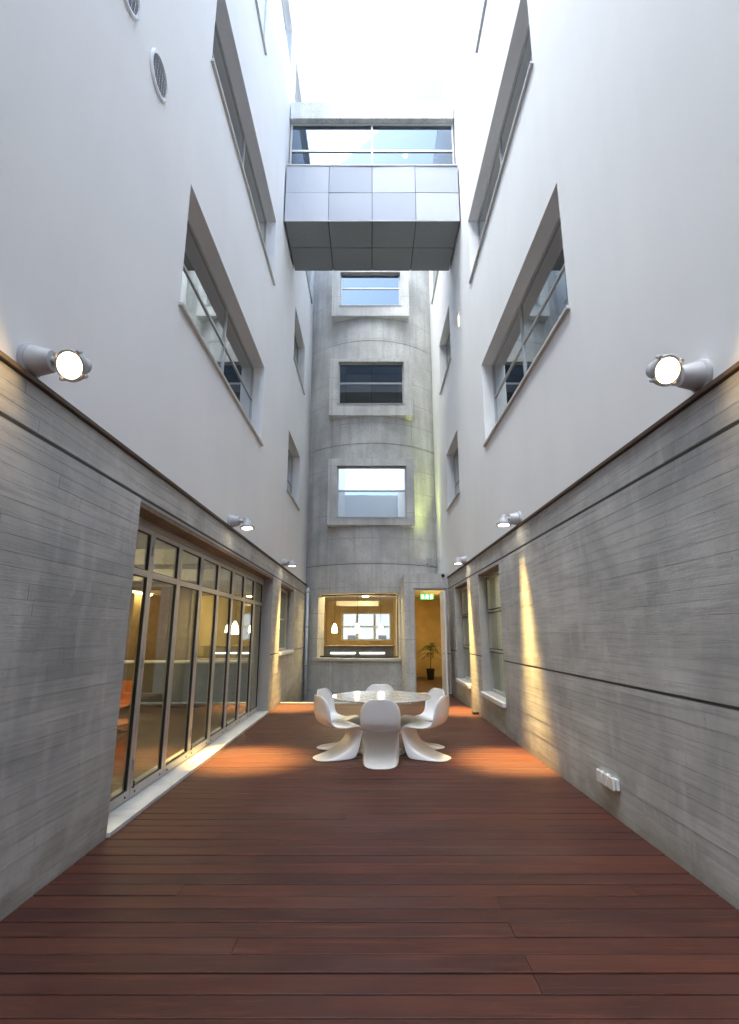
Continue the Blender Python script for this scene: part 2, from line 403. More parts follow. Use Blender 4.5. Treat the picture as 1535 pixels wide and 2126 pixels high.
def make_side(sgn, face, label, up_windows, low_holes, y_end):
    # geometry in world coordinates under an Empty at the building's base
    bld = empty('building', (0, 0, 0)); tag(bld, label, 'building')
    wf = face + sgn*.02
    yj = -9.1; ye = 18.4 if sgn < 0 else 15.2
    holes = [w[:4] for w in up_windows]
    weld(panel_wall(wx(wf, sgn), -9.2, 18.5, CT+.03, WTOP, .32, holes).build('white_wall', M['render'], bld))
    weld(panel_wall(wx(face, sgn), -9.2, ye, -.75, CT, .34, low_holes).build('concrete_wall', M['concrete_back'], bld))
    if sgn < 0:
        yj = 11.43; tag(board_face(low_holes, face, sgn, -9.1, 4.68, -.7, 2.815, 33).build('board_marked_band', M['board'], bld), kind='stuff')
    tag(board_face(low_holes, face, sgn, yj, ye-.1, -.7, 1.145, 3+int(sgn)).build('board_marked_band', M['board'], bld), kind='stuff')
    tag(board_face(low_holes, face, sgn, yj, ye-.1, 1.172, 2.815, 13+int(sgn)).build('board_marked_band', M['board'], bld), kind='stuff')
    tag(board_face([], face, sgn, -9.1, ye-.1, 2.845, CT-.004, 23+int(sgn)).build('board_marked_band', M['board'], bld), kind='stuff')
    part('joint_shade_strip', M['joint_shade'], bld, (face, face-sgn*.0012, -9.1, ye-.1, 2.820, 2.840))  # thin dark strips paint the shade of the wall joints
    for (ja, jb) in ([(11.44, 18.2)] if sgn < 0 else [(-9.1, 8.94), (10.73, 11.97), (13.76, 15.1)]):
        part('joint_shade_strip', M['joint_shade'], bld, (face, face-sgn*.0012, ja, jb, 1.149, 1.168))
    part('coping', M['coping'], bld, (face-sgn*.035, face+sgn*.3, -9.1, y_end, CT+.001, CT+.034), bevel=.004)
    for w in up_windows:
        kind = w[4]
        ya, yb, za, zb = w[:4]
        if kind == 'big': window(bld, wf, sgn, ya, yb, za, zb, .21, M['mirror'], mull=[ya+(yb-ya)*.545], trans=[za+(zb-za)*.57])
        elif kind == 'small': window(bld, wf, sgn, ya, yb, za, zb, .21, M['mirror'], trans=[za+(zb-za)*.42])
        elif kind == 'flush': window(bld, wf, sgn, ya, yb, za, zb, .004, M['skyglass'], mull=[(ya+yb)/2], frame_mat=M['white_metal'])
        elif kind == 'top': window(bld, wf, sgn, ya, yb, za, zb, .15, M['skyglass'], mull=[(ya+yb)/2], frame_mat=M['white_metal'], sill=False)
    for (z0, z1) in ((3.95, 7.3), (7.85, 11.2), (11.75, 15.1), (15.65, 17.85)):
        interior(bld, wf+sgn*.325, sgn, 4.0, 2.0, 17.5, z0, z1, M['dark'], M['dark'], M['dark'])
    return bld

LOW_L = [(4.68, 11.43, -.02, 2.79), (12.45, 14.62, 1.175, 2.77)]
LOW_R = [(8.95, 10.72, .50, 2.77), (11.98, 13.75, .50, 2.77)]
UP_L = [(5.2, 9.66, 5.22, 6.84, 'big'), (5.5, 10.08, 9.13, 10.72, 'big'), (2.6, 8.2, 13.08, 14.6, 'flush'),
        (12.9, 15.12, 5.2, 6.82, 'small'), (13.2, 15.45, 9.1, 10.7, 'small'), (14.0, 16.7, 13.28, 14.7, 'flush'),
        (4.0, 11.0, 16.4, 17.72, 'top'), (11.75, 16.4, 16.4, 17.72, 'top')]
UP_R = [(5.18, 9.53, 5.16, 6.84, 'big'), (5.58, 10.1, 9.2, 10.75, 'big'), (2.8, 8.4, 13.42, 14.8, 'flush'),
        (12.58, 14.58, 5.06, 6.7, 'small'), (13.1, 15.28, 9.02, 10.7, 'small'), (13.9, 16.6, 13.2, 14.7, 'flush')]
left = make_side(-1, XL, 'left white building with concrete base and glass folding doors onto the deck', UP_L, LOW_L, 17.3)
right = make_side(1, XR, 'right white building with concrete base and two tall ground windows', UP_R, LOW_R, 14.88)
tag(part('back_wall', M['render'], None, (-6, 6, -9.6, -9.2, -.75, 12.8)), kind='structure')

# ---- right: tall windows
for (ya, yb, za, zb) in LOW_R:
    w = window(right, XR, 1, ya, yb, za, zb-.05, .17, M['glass'], trans=[1.27, 2.02], fr=.05, sill=False, frame_mat=M['alu'])
    part('sill', M['pale'], w, (XR-.07, XR+.16, ya+.002, yb-.002, za-.075, za-.003), bevel=.005)
    part('glazing_bar', M['alu_dark'], w, (XR+.15, XR+.168, ya+.05, yb-.05, 1.24, 1.255), (XR+.15, XR+.168, ya+.05, yb-.05, 1.30, 1.315), (XR+.15, XR+.168, ya+.05, yb-.05, 1.99, 2.005), (XR+.15, XR+.168, ya+.05, yb-.05, 2.05, 2.065))
    part('soffit_board', M['wood'], right, (XR+.004, XR+.17, ya+.002, yb-.002, zb-.025, zb-.002))
rr = interior(right, XR+.345, 1, 3.2, 7.6, 14.8, 0, 3.0, M['roomwall'], M['roomfloor'], M['ceiling'])
part('partition', M['whitewall'], rr, (XR+.36, XR+3.1, 11.2, 11.35, .0, 2.99)); part('cabinet', M['dark'], rr, (XR+1.6, XR+2.2, 8.0, 11.1, .005, 1.5))
part('ceiling_or_unseen_lamp', M['cove_r'], rr, (XR+1.3, XR+1.5, 8.2, 10.8, 2.93, 2.985), (XR+1.3, XR+1.5, 12, 14.2, 2.93, 2.985))
# ---- left: small ground window
w = window(left, XL, -1, 12.45, 14.62, 1.18, 2.72, .17, M['glass'], mull=[13.5], trans=[1.95], fr=.05, sill=False)
part('sill', M['pale'], w, (XL-.16, XL+.05, 12.452, 14.618, 1.10, 1.177), bevel=.005)
part('soffit_board', M['wood'], left, (XL-.17, XL-.004, 12.452, 14.618, 2.735, 2.768))
# ---- left: folding glass doors
FX = XL-.20           # outer face of the door frames
part('soffit_board', M['wood'], left, (FX+.001, XL-.004, 4.682, 11.428, 2.745, 2.788))
part('threshold', M['pale'], left, (FX-.12, XL+.03, 4.684, 11.426, -.019, .035), bevel=.004)
part('head_rail', M['alu'], left, (FX-.07, FX, 4.684, 11.426, 2.68, 2.743))
NL = 8; Y0, Y1 = 4.69, 11.42; step = (Y1-Y0)/NL; FW = .055
for k in range(NL):
    a, b = Y0+k*step+.004, Y0+(k+1)*step-.004
    zb_, zt_, tr0, tr1 = .045, 2.675, 2.17, 2.235
    m = MB()
    m.box(FX-.055, FX, a, a+FW, zb_, zt_); m.box(FX-.055, FX, b-FW, b, zb_, zt_)
    m.box(FX-.055, FX, a+FW, b-FW, zb_, zb_+.085); m.box(FX-.055, FX, a+FW, b-FW, zt_-FW, zt_); m.box(FX-.055, FX, a+FW, b-FW, tr0, tr1)
    lf = m.build('door_leaf', M['alu'], left, bevel=.003)
    g = MB(); e = .008
    for (p, q) in ((zb_+.085, tr0), (tr1, zt_-FW)):
        g.box(FX-.035, FX-.006, a+FW, a+FW+e, p, q); g.box(FX-.035, FX-.006, b-FW-e, b-FW, p, q); g.box(FX-.035, FX-.006, a+FW+e, b-FW-e, p, p+e); g.box(FX-.035, FX-.006, a+FW+e, b-FW-e, q-e, q)
        part('pane', M['glass'], lf, (FX-.028, FX-.020, a+FW+e, b-FW-e, p+e, q-e))
    g.build('gasket', M['alu_dark'], lf)
    for yy in (a+.1, b-.1):
        MB().lathe([(.011, 0), (.011, .006), (.006, .009)], (FX, yy, zb_+.04), (1, 0, 0), 10).build('bolt', M['black'], lf)
    if k % 2: MB().tube([(FX+.004, a+.027, .14), (FX+.02, a+.027, .14), (FX+.02, a+.027, .2)], .008, 8).build('latch', M['black'], lf)
    else:
        for zz in (.35, 1.3, 2.45): MB().lathe([(.012, -.05), (.012, .05)], (FX+.006, b+.004, zz), (0, 0, 1), 10).build('hinge', M['alu'], lf)
# left room
lr = interior(left, XL-.345, -1, 5.6, 3.6, 15.2, 0, 2.98, M['roomwall'], M['roomfloor'], M['ceiling'])
part('ceiling_beam', M['ceiling'], lr, *[(XL-.36, XL-5.9, yy, yy+.18, 2.72, 2.978) for yy in (5.9, 8.7, 11.5)])
part('ceiling_or_unseen_lamp', M['cove'], lr, *[(XL-1.6, XL-5.0, yy, yy+.1, 2.9, 2.96) for yy in (5.0, 7.4, 10.2, 13.2)])
part('wall_panelling', M['wood'], lr, *[(XL-3.0-k*.62, XL-3.58-k*.62, 15.14, 15.195, .02, 2.9) for k in range(4)])

# ================================================================== stair tower
TX, TYC, TR = .04, 19.25, 2.85
tower = empty('stair_tower', (0, 0, 0)); tag(tower, 'curved concrete stair tower closing the far end of the court', 'tower')
def tfn(R0):
    def fn(a, b, d):
        s = (a-TX)/R0; s = max(-.98, min(.98, s)); th = math.asin(s); r = R0-d
        return (TX + r*math.sin(th), TYC - r*math.cos(th), b)
    return fn
T_A, T_B, T_C, T_D = 3.74, 7.76, 11.55, 15.6
SUR = [(-1.39, 1.41, 4.96, 7.17, -1.1, 1.16, 5.19, 6.93, 6.12), (-1.4, 1.41, 8.70, 10.77, -1.1, 1.13, 9.1, 10.67, 9.93), (-1.37, 1.35, 12.44, 14.4, -1.08, 1.05, 12.83, 14.2, 13.63)]
g = .011
weld(panel_wall(tfn(TR), -2.35, .99, -.74, T_A-g, .3, [(-1.68, .9, .85, 2.83)], .09).build('wall', M['cast'], tower))
weld(panel_wall(tfn(TR), .99, 2.42, 3.0, T_A-g, .3, [], .09).build('wall', M['cast'], tower))
for (za, zb) in ((T_A+g, T_B-g), (T_B+g, T_C-g), (T_C+g, T_D-g), (T_D+g, 17.0)):
    hl = [(s[0]+.12, s[1]-.12, s[2]+.1, s[3]-.1) for s in SUR if za < s[2] < zb]
    o = weld(panel_wall(tfn(TR), -2.35, 2.42, za, zb, .3, hl, .09).build('wall', M['cast'], tower)); smooth_angle(o, 30)
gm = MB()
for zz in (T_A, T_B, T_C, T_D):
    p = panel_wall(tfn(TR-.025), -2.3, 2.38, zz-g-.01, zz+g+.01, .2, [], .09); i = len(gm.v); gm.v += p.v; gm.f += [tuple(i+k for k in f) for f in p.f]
gm.build('joint_shade_strip', M['joint_shade'], tower)
FY = 16.27
for (xa, xb, za, zb, oa, ob, pa, pb, tz) in SUR:
    m = MB()
    m.box(xa, oa, FY, 17.05, za, zb); m.box(ob, xb, FY, 17.05, za, zb); m.box(oa, ob, FY+.0005, 17.05, za+.0005, pa); m.box(oa, ob, FY+.0005, 17.05, pb, zb-.0005)
    s = weld(m.build('window_surround', M['cast'], tower))
    f = MB(); yi = FY+.14; fr = .05
    f.box(oa, ob, yi, yi+.06, pa, pa+fr); f.box(oa, ob, yi, yi+.06, pb-fr, pb); f.box(oa, oa+fr, yi, yi+.06, pa+fr, pb-fr); f.box(ob-fr, ob, yi, yi+.06, pa+fr, pb-fr); f.box(oa+fr, ob-fr, yi+.003, yi+.057, tz-.03, tz+.03)
    f.build('frame', M['alu'], s)
    part('pane', M['mirror'] if tz < 12 else M['bridge_glass'], s, (oa+fr, ob-fr, yi+.025, yi+.033, pa+fr, tz-.03))
    part('pane', M['skyglass'] if tz < 8 else M['bridge_glass'], s, (oa+fr, ob-fr, yi+.025, yi+.033, tz+.03, pb-fr))
    part('sill', M['alu'], s, (oa-.03, ob+.03, FY-.02, yi-.002, pa+.002, pa+.022))
    part('dark_room', M['dark'], s, (oa-.1, ob+.1, 18.6, 18.7, pa-.3, pb+.3), (oa-.2, oa-.1, 17.06, 18.7, pa-.3, pb+.3), (ob+.1, ob+.2, 17.06, 18.7, pa-.3, pb+.3), (oa-.1, ob+.1, 17.06, 18.6, pa-.4, pa-.3), (oa-.1, ob+.1, 17.06, 18.6, pb+.3, pb+.4))
# ground window of the tower
oa, ob, pa, pb = -1.66, .88, .87, 2.8; fr = .04
gwo = weld(panel_wall(tfn(TR-.14), oa, ob, pa, pb, .05, [(oa+fr, ob-fr, pa+fr, pb-fr)], .09).build('servery_window', M['alu_dark'], tower))
weld(panel_wall(tfn(TR-.16), oa+fr, ob-fr, pa+fr, pb-fr, .008, [], .09).build('pane', M['kglass'], gwo))
weld(panel_wall(tfn(TR+.06), -1.78, .98, .775, .852, .4, [], .09).build('sill', M['sill'], gwo))
# kitchen behind it
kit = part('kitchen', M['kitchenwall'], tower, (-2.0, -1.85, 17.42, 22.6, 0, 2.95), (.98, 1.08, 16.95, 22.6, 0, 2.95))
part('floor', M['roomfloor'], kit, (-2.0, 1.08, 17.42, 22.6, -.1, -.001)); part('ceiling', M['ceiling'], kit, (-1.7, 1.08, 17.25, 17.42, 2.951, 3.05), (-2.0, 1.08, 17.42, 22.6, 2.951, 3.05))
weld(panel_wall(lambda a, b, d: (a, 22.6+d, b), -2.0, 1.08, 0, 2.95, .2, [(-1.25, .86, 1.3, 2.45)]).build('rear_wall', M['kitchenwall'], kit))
m = MB()
for xx in (-1.25, -.62, .12, .8): m.box(xx, xx+.09 if xx < .7 else .86, 22.62, 22.68, 1.3, 2.45)
for zz in (1.3, 1.84, 2.4): m.box(-1.16, .8, 22.625, 22.675, zz, zz+.06)
m.build('rear_window', M['whitewall'], kit)
part('duct', M['alu'], kit, (-1.3, .3, 20.2, 20.6, 2.62, 2.8)); part('ceiling_or_unseen_lamp', M['cove_k'], kit, (-1.5, .7, 17.27, 17.4, 2.89, 2.945), (-.3, -.1, 19.6, 19.8, 2.93, 2.949))  # long front strip: lamp added out of view to light the room
bar = part('bar_counter', M['counter'], None, (-1.75, .75, 17.6, 18.1, 0, 1.17), bevel=.01); tag(bar, 'dark bar counter with two added glowing reflections inside the far window', 'counter')
part('worktop', M['wood'], bar, (-1.8, .8, 17.55, 18.2, 1.172, 1.21), bevel=.006)
for xa, xb in ((-1.3, -.5), (-.35, .45)): part('sky_reflection', M['strip'], bar, (xa, xb, 17.575, 17.598, .955, .99))  # glowing bars stand in for sky reflected on the counter front
nb = part('neighbour_building', M['whitewall'], None, (-4, 4, 28, 30, -.75, 4.0)); tag(nb, 'pale building beyond the kitchen rear window', 'building')
part('window_band', M['dark'], nb, (-1.2, -.8, 27.97, 27.999, 1.1, 1.5), (.4, .8, 27.97, 27.999, 1.1, 1.5))
# portal with door
portal = empty('entrance_portal', (0, 0, 0)); tag(portal, 'grey concrete door portal at the right end of the deck', 'portal')
weld(panel_wall(lambda a, b, d: (a, 14.9+d, b), .945, XR-.003, -.1, 3.26, .3, [(1.21, 2.16, .005, 2.84)]).build('wall', M['cast'], portal))
part('roof', M['cast'], portal, (.945, XR-.003, 15.205, 16.95, 3.02, 3.25)); part('side_wall', M['cast'], portal, (.945, 1.08, 15.205, 16.7, -.7, 3.015))
part('door_frame', M['alu'], portal, (1.212, 1.25, 14.96, 15.04, .006, 2.8), (1.212, 2.158, 14.96, 15.04, 2.8, 2.838), (2.12, 2.158, 14.96, 15.04, .006, 2.8))
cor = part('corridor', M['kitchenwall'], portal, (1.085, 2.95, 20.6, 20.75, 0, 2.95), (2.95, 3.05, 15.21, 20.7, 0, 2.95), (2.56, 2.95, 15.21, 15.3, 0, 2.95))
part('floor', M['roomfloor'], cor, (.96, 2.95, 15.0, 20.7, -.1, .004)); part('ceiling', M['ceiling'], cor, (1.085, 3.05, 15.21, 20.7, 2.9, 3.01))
part('side_lining', M['kitchenwall'], cor, (1.085, 1.12, 16.72, 20.6, 0, 2.9)); part('ceiling_or_unseen_lamp', M['unseen_lamp_c'], cor, (2.72, 2.84, 15.8, 17.9, 2.84, 2.895))  # lamp added out of view to light the corridor
part('threshold', M['pale'], portal, (1.22, 2.15, 14.86, 15.0, .0045, .02))
dl = empty('door', (0, 0, 0)); dl.parent = portal
lv = part('door_leaf', M['white_metal'], portal, (1.945, 1.99, 14.04, 14.87, .03, 2.72), bevel=.003)
part('glazing', M['dark'], lv, (1.991, 1.995, 14.16, 14.75, .3, 2.6))
MB().tube([(1.99, 14.14, 1.08), (2.06, 14.14, 1.08), (2.06, 14.28, 1.08)], .011, 8).build('handle', M['black'], lv)
MB().tube([(1.945, 14.14, 1.08), (1.885, 14.14, 1.08), (1.885, 14.28, 1.08)], .011, 8).build('handle', M['alu'], lv)
bpy.data.objects.remove(dl)
# rain pipe
rp = MB().tube([(XL+.08, 17.15, -.7), (XL+.08, 17.15, 3.05)], .05, 14).build('rain_pipe', M['white_metal'], None, smooth=True); tag(rp, 'slim grey rain pipe in the left corner beside the tower', 'pipe')
m = MB()
for zz in (.6, 1.8, 2.9): m.lathe([(.056, -.02), (.056, .02)], (XL+.08, 17.15, zz), (0, 0, 1), 14); m.box(XL+.002, XL+.04, 17.13, 17.17, zz-.015, zz+.015)
m.build('bracket', M['lampgrey'], rp)

# ================================================================== bridge
br = empty('footbridge', (0, 0, 0)); tag(br, 'grey panelled glazed footbridge spanning the court high up', 'bridge')
BY0, BY1, BZ = 10.85, 12.68, 11.45; BL, BR = XL-.02+.03, XR+.02-.03
part('core', M['joint_shade'], br, (BL+.01, BR-.01, BY0+.03, BY1-.03, BZ+.03, 13.0))
zs = [BZ, 12.27, 13.07]; xs = [BL + (BR-BL)*k/4 for k in range(5)]; gg = .006
prs = random.Random(5)
def bridge_panel(x0, x1, z0, z1, yf, sg, tilt):
    m = MB().box(x0+gg, x1-gg, -.012, .012, z0+gg, z1-gg)
    c = ((x0+x1)/2, yf, (z0+z1)/2); m.v = [(a-c[0], b, d-c[2]) for a, b, d in m.v]
    o = m.build('cladding_panel', M['panel'], br, bevel=.002); o.location = c; o.rotation_euler = tilt; return o
for i in range(4):
    for j in range(2):
        bridge_panel(xs[i], xs[i+1], zs[j], zs[j+1], BY0+.014, 1, (prs.uniform(-.012, .012), 0, prs.uniform(-.01, .01)))
        bridge_panel(xs[i], xs[i+1], zs[j], zs[j+1], BY1-.014, 1, (prs.uniform(-.008, .008), 0, 0))
ys = [BY0+.004, 11.78, BY1-.004]
for i in range(4):
    for j in range(2):
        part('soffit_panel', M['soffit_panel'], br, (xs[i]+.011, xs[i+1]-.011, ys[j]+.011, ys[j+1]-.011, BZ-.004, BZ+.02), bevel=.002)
part('capping', M['alu'], br, (BL, BR, BY0-.02, BY0+.16, 13.072, 13.10), (BL, BR, BY1-.16, BY1+.02, 13.072, 13.10), (BL, BR, BY0+.001, BY0+.02, BZ-.012, BZ+.004))
for yy, so_ in ((11.22, 1), (12.3, -1)):
    fr = .045; za, zb, tz = 13.05, 14.82, 13.95
    m = MB()
    m.box(BL, BR, yy, yy+.06, zb-fr, zb)
    for xx in (BL, (BL+BR)/2-fr/2, BR-fr): m.box(xx, xx+fr, yy-.002, yy+.062, za, zb-fr)
    halves = ((BL+fr, (BL+BR)/2-fr/2), ((BL+BR)/2+fr/2, BR-fr))
    for xa, xb in halves: m.box(xa, xb, yy, yy+.06, tz-.03, tz+.03)
    w = m.build('window', M['alu'], br)
    for xa, xb in halves:
        part('pane', M['bridge_glass'] if 'bridge_glass' in M else M['mirror'], w, (xa, xb, yy+.025, yy+.033, za, tz-.03)); part('pane', M['bridge_glass'], w, (xa, xb, yy+.025, yy+.033, tz+.03, zb-fr))
part('roof_slab', M['cast'], br, (BL, BR, 11.08, 12.45, 14.84, 15.38), bevel=.01)
part('floor', M['dark'], br, (BL+.02, BR-.02, BY0+.2, BY1-.2, 13.005, 13.04))
for xx in (-.89, .95):
    pd = MB().lathe([(.02, -.07), (.06, -.045), (.075, 0), (.06, .045), (.02, .07)], (xx, 11.75, 14.38), (0, 0, 1), 14).build('globe_lamp', M['lens_dim'], br)
    MB().tube([(xx, 11.75, 14.38+.07), (xx, 11.75, 14.838)], .008, 6).build('stem', M['alu'], pd)

# ================================================================== wall lamps
def wall_lamp(face, sgn, y, z, headpos, aim, lens, label, energy, spot, blend, colr=(1, .66, .2), soft=.16, base_axis=None, s=1.0):
    p = Vector((face, y, z)); ax = Vector(base_axis) if base_axis else Vector((-sgn, 0, 0)); hp = Vector(headpos); aim = Vector(aim).normalized()
    base = MB().lathe([(.112*s, 0), (.112*s, .025*s), (.105*s, .032*s), (.098*s, .034*s), (.072*s, .15*s), (.066*s, .158*s)], p, ax, 28).build('wall_lamp', M['lampgrey'], None)
    base.data.transform(Matrix.Translation(-p)); base.location = p; smooth_angle(base, 35)
    def bld(m, name, mat, par=base, ang=35):
        o = m.build(name, mat, None); o.data.transform(Matrix.Translation(-p)); o.parent = par; smooth_angle(o, ang); return o
    tip = p + ax*.15*s; back = hp - aim*.075*s
    bld(MB().tube([tip, tip + ax*.05*s, (tip+ax*.05*s+back)/2, back], [.034*s, .022*s, .02*s, .026*s], 12), 'arm', M['lampgrey'])
    head = bld(MB().lathe([(.03*s, -.145*s), (.052*s, -.14*s), (.058*s, -.085*s), (.062*s, -.08*s), (.075*s, -.03*s), (.098*s, -.022*s), (.1*s, .0), (.094*s, .012*s), (.08*s, .012*s), (.078*s, .002*s)], hp, aim, 28, caps=False), 'lamp_head', M['lampgrey'])
    bld(MB().lathe([(.0785*s, 0), (.0785*s, .003*s)], hp + aim*.001, aim, 28), 'lens', lens, head)
    q = Vector((0,0,1)).rotation_difference(aim)
    for k in range(4):
        a = math.pi/4 + k*math.pi/2; scr = MB().lathe([(.014*s, -.02*s), (.014*s, .016*s), (.009*s, .02*s)], hp + q @ Vector((.1*s*math.cos(a), .1*s*math.sin(a), 0)), aim, 8)
        bld(scr, 'clamp_screw', M['lampgrey'], head)
    tag(base, label, 'lamp', 'wall lamps above the concrete bands')
    ld = bpy.data.lights.new('lamp_light', 'SPOT'); ld.energy = energy; ld.color = colr; ld.spot_size = R_(spot); ld.spot_blend = blend; ld.shadow_soft_size = soft
    lo = bpy.data.objects.new('lamp_light', ld); col.objects.link(lo); lo.location = hp + aim*.03 - p; lo.parent = base
    lo.rotation_euler = aim.to_track_quat('-Z', 'Y').to_euler()
    return base
WL, WR = XL-.02, XR+.02
wall_lamp(WL, -1, 2.98, 3.265, (-1.83, 2.90, 3.19), (-.06, -.86, -.48), M['lens'], 'near left wall lamp with glowing lens turned towards the viewer', 5, 110, 1.0)
wall_lamp(WR, 1, 3.2, 3.275, (1.85, 2.98, 3.2), (.08, -.86, -.48), M['lens'], 'near right wall lamp with glowing lens turned towards the viewer', 5, 110, 1.0)
wall_lamp(WL, -1, 7.76, 3.26, (-1.86, 7.72, 3.15), (.07, -.10, -1), M['lens_dim'], 'left wall lamp pointing down beside the middle of the folding doors', 800, 35, 1.0)
wall_lamp(WR, 1, 7.6, 3.26, (1.97, 7.58, 3.17), (-.03, -.08, -1), M['lens_dim'], 'right wall lamp pointing down above the tall streak of light', 800, 35, 1.0)
wall_lamp(WL, -1, 12.55, 3.27, (-1.87, 12.4, 3.17), (.02, -.05, -1), M['lens_dim'], 'far left wall lamp pointing down beyond the folding doors', 800, 35, 1.0)
wall_lamp(WR, 1, 12.1, 3.25, (1.97, 11.75, 3.14), (-.02, -.02, -1), M['lens_dim'], 'far right wall lamp pointing down between the tall windows', 800, 35, 1.0)
ul = wall_lamp(1.88, 1, 16.93, 3.78, (1.84, 16.5, 3.9), (-.02, .04, 1), M['lens_dim'], 'small lamp on the tower above the portal, shining upwards', 90, 46, 1.0, colr=(.85, 1, .25), base_axis=(0, -1, 0), s=.8)

# ================================================================== table and chairs
TC = (.15, 7.80)
tb = empty('round_table', (*TC, 0)); tag(tb, 'round marble topped pedestal table ringed by white chairs', 'table')
o = MB().lathe([(.60, .700), (.69, .716), (.70, .724), (.70, .732), (.694, .738)], (0, 0, 0), n=72).build('table_top', M['marble'], tb); smooth_angle(o, 30)
o = MB().lathe([(.0, .0), (.33, .0), (.335, .008), (.30, .02), (.16, .05), (.07, .12), (.042, .25), (.04, .42), (.06, .56), (.13, .66), (.2, .699)], (0, 0, 0), n=48, caps=False).build('pedestal', M['plastic'], tb); smooth_angle(o, 60)

def chair_mesh(name, mat):
    # centre line (y forward, z), half width, side curl, flange vector
    P = [(-.292, .795, .115, .02, (.0, .012, -.012)), (-.288, .765, .175, .03, (.012, .02, -.006)), (-.280, .70, .215, .04, (.02, .026, 0)), (-.272, .62, .234, .045, (.018, .03, 0)),
         (-.262, .54, .238, .045, (.014, .034, .0)), (-.245, .475, .232, .04, (.014, .034, .006)), (-.205, .425, .225, .03, (.018, .026, .016)), (-.14, .395, .222, .02, (.022, .012, .02)),
         (-.05, .385, .222, .012, (.024, .0, .012)), (.05, .395, .224, .008, (.024, .0, -.008)), (.14, .412, .226, .004, (.022, .0, -.022)), (.21, .418, .226, 0, (.016, .006, -.03)),
         (.252, .400, .226, 0, (.012, .014, -.02)), (.268, .36, .224, 0, (.014, .012, -.03)), (.262, .31, .220, 0, (.018, -.004, -.07)), (.240, .25, .212, 0, (.026, -.012, -.13)),
         (.200, .19, .204, 0, (.034, -.004, -.155)), (.145, .135, .198, 0, (.038, .012, -.128)), (.07, .088, .195, 0, (.036, .012, -.086)), (-.02, .052, .193, 0, (.030, .008, -.051)),
         (-.11, .027, .188, 0, (.024, .004, -.026)), (-.19, .012, .172, 0, (.018, .0, -.0115)), (-.25, .005, .138, 0, (.014, -.006, -.0045)), (-.285, .002, .085, 0, (.008, -.01, -.0018)), (-.297, .0012, .03, 0, (.003, -.005, -.001))]
    vs_ = [-1, -.86, -.7, -.5, -.25, 0, .25, .5, .7, .86, 1]
    V = []; F = []
    for i, (y, z, w, cu, fl) in enumerate(P):
        ring = [(-w-fl[0], y+cu+fl[1], z+fl[2])]
        mid = (-w-fl[0]*.55, y+cu+fl[1]*.45, z+fl[2]*.38); ring.append(mid)
        for t in vs_: ring.append((t*w, y + cu*abs(t)**2.2, z + (.004*(t*t) if 6 <= i <= 10 else 0)))
        ring.append((-mid[0], mid[1], mid[2])); ring.append((w+fl[0], y+cu+fl[1], z+fl[2]))
        V += ring
    n = len(vs_)+4
    for i in range(len(P)-1):
        for k in range(n-1): F.append((i*n+k, i*n+k+1, (i+1)*n+k+1, (i+1)*n+k))
    me = bpy.data.meshes.new(name); me.from_pydata(V, [], F); me.update(); me.materials.append(mat); me.shade_smooth()
    return me
def chair_obj(me, loc, rz, label, group):
    o = bpy.data.objects.new('chair', me); col.objects.link(o); o.location = loc; o.rotation_euler = (0, 0, rz)
    s = o.modifiers.new('shell', 'SOLIDIFY'); s.thickness = .011; s.offset = 0
    b = o.modifiers.new('smooth', 'SUBSURF'); b.levels = 2; b.render_levels = 2
    tag(o, label, 'chair', group); return o
cm = chair_mesh('chair', M['plastic'])
for ang, r, lab in ((-92, .66, 'white moulded chair nearest the viewer, its back turned to us'), (-153, .69, 'white moulded chair at the near left of the table'), (-28, .69, 'white moulded chair at the near right of the table'),
                    (157, .68, 'white moulded chair at the far left of the table'), (25, .68, 'white moulded chair at the far right of the table'), (90, .78, 'white moulded chair at the far side, facing the viewer')):
    a = R_(ang); chair_obj(cm, (TC[0]+r*math.cos(a), TC[1]+r*math.sin(a), .002), a + math.pi/2, lab, 'white chairs round the table')
# inside the left room
co = chair_mesh('chair', M['orange'])
for (x, y, rz, lab) in ((-3.55, 7.6, R_(-60), 'orange moulded chair just inside the folding doors'), (-4.35, 9.3, R_(150), 'orange moulded chair deeper in the left room by the small table'), (-5.0, 8.1, R_(-20), 'orange moulded chair furthest from the glass doors')):
    chair_obj(co, (x, y, .002), rz, lab, 'orange chairs in the left room')
st = empty('cafe_table', (-4.3, 8.4, 0)); tag(st, 'small white pedestal table among orange chairs behind the glass', 'table')
smooth_angle(MB().lathe([(.38, .71), (.4, .72), (.4, .735)], n=40).build('table_top', M['plastic'], st), 30)
smooth_angle(MB().lathe([(.22, .0), (.2, .015), (.05, .06), (.03, .3), (.04, .6), (.1, .709)], n=28).build('pedestal', M['plastic'], st), 60)
ct = part('lounge_counter', M['counter'], None, (-6.4, -2.75, 12.1, 12.6, .06, .95), bevel=.01); tag(ct, 'long grey counter with pale top seen through the folding doors', 'counter')
part('worktop', M['white_metal'], ct, (-6.45, -2.7, 12.05, 12.65, .952, .99), bevel=.005); part('plinth', M['black'], ct, (-6.35, -2.8, 12.16, 12.58, .002, .058))

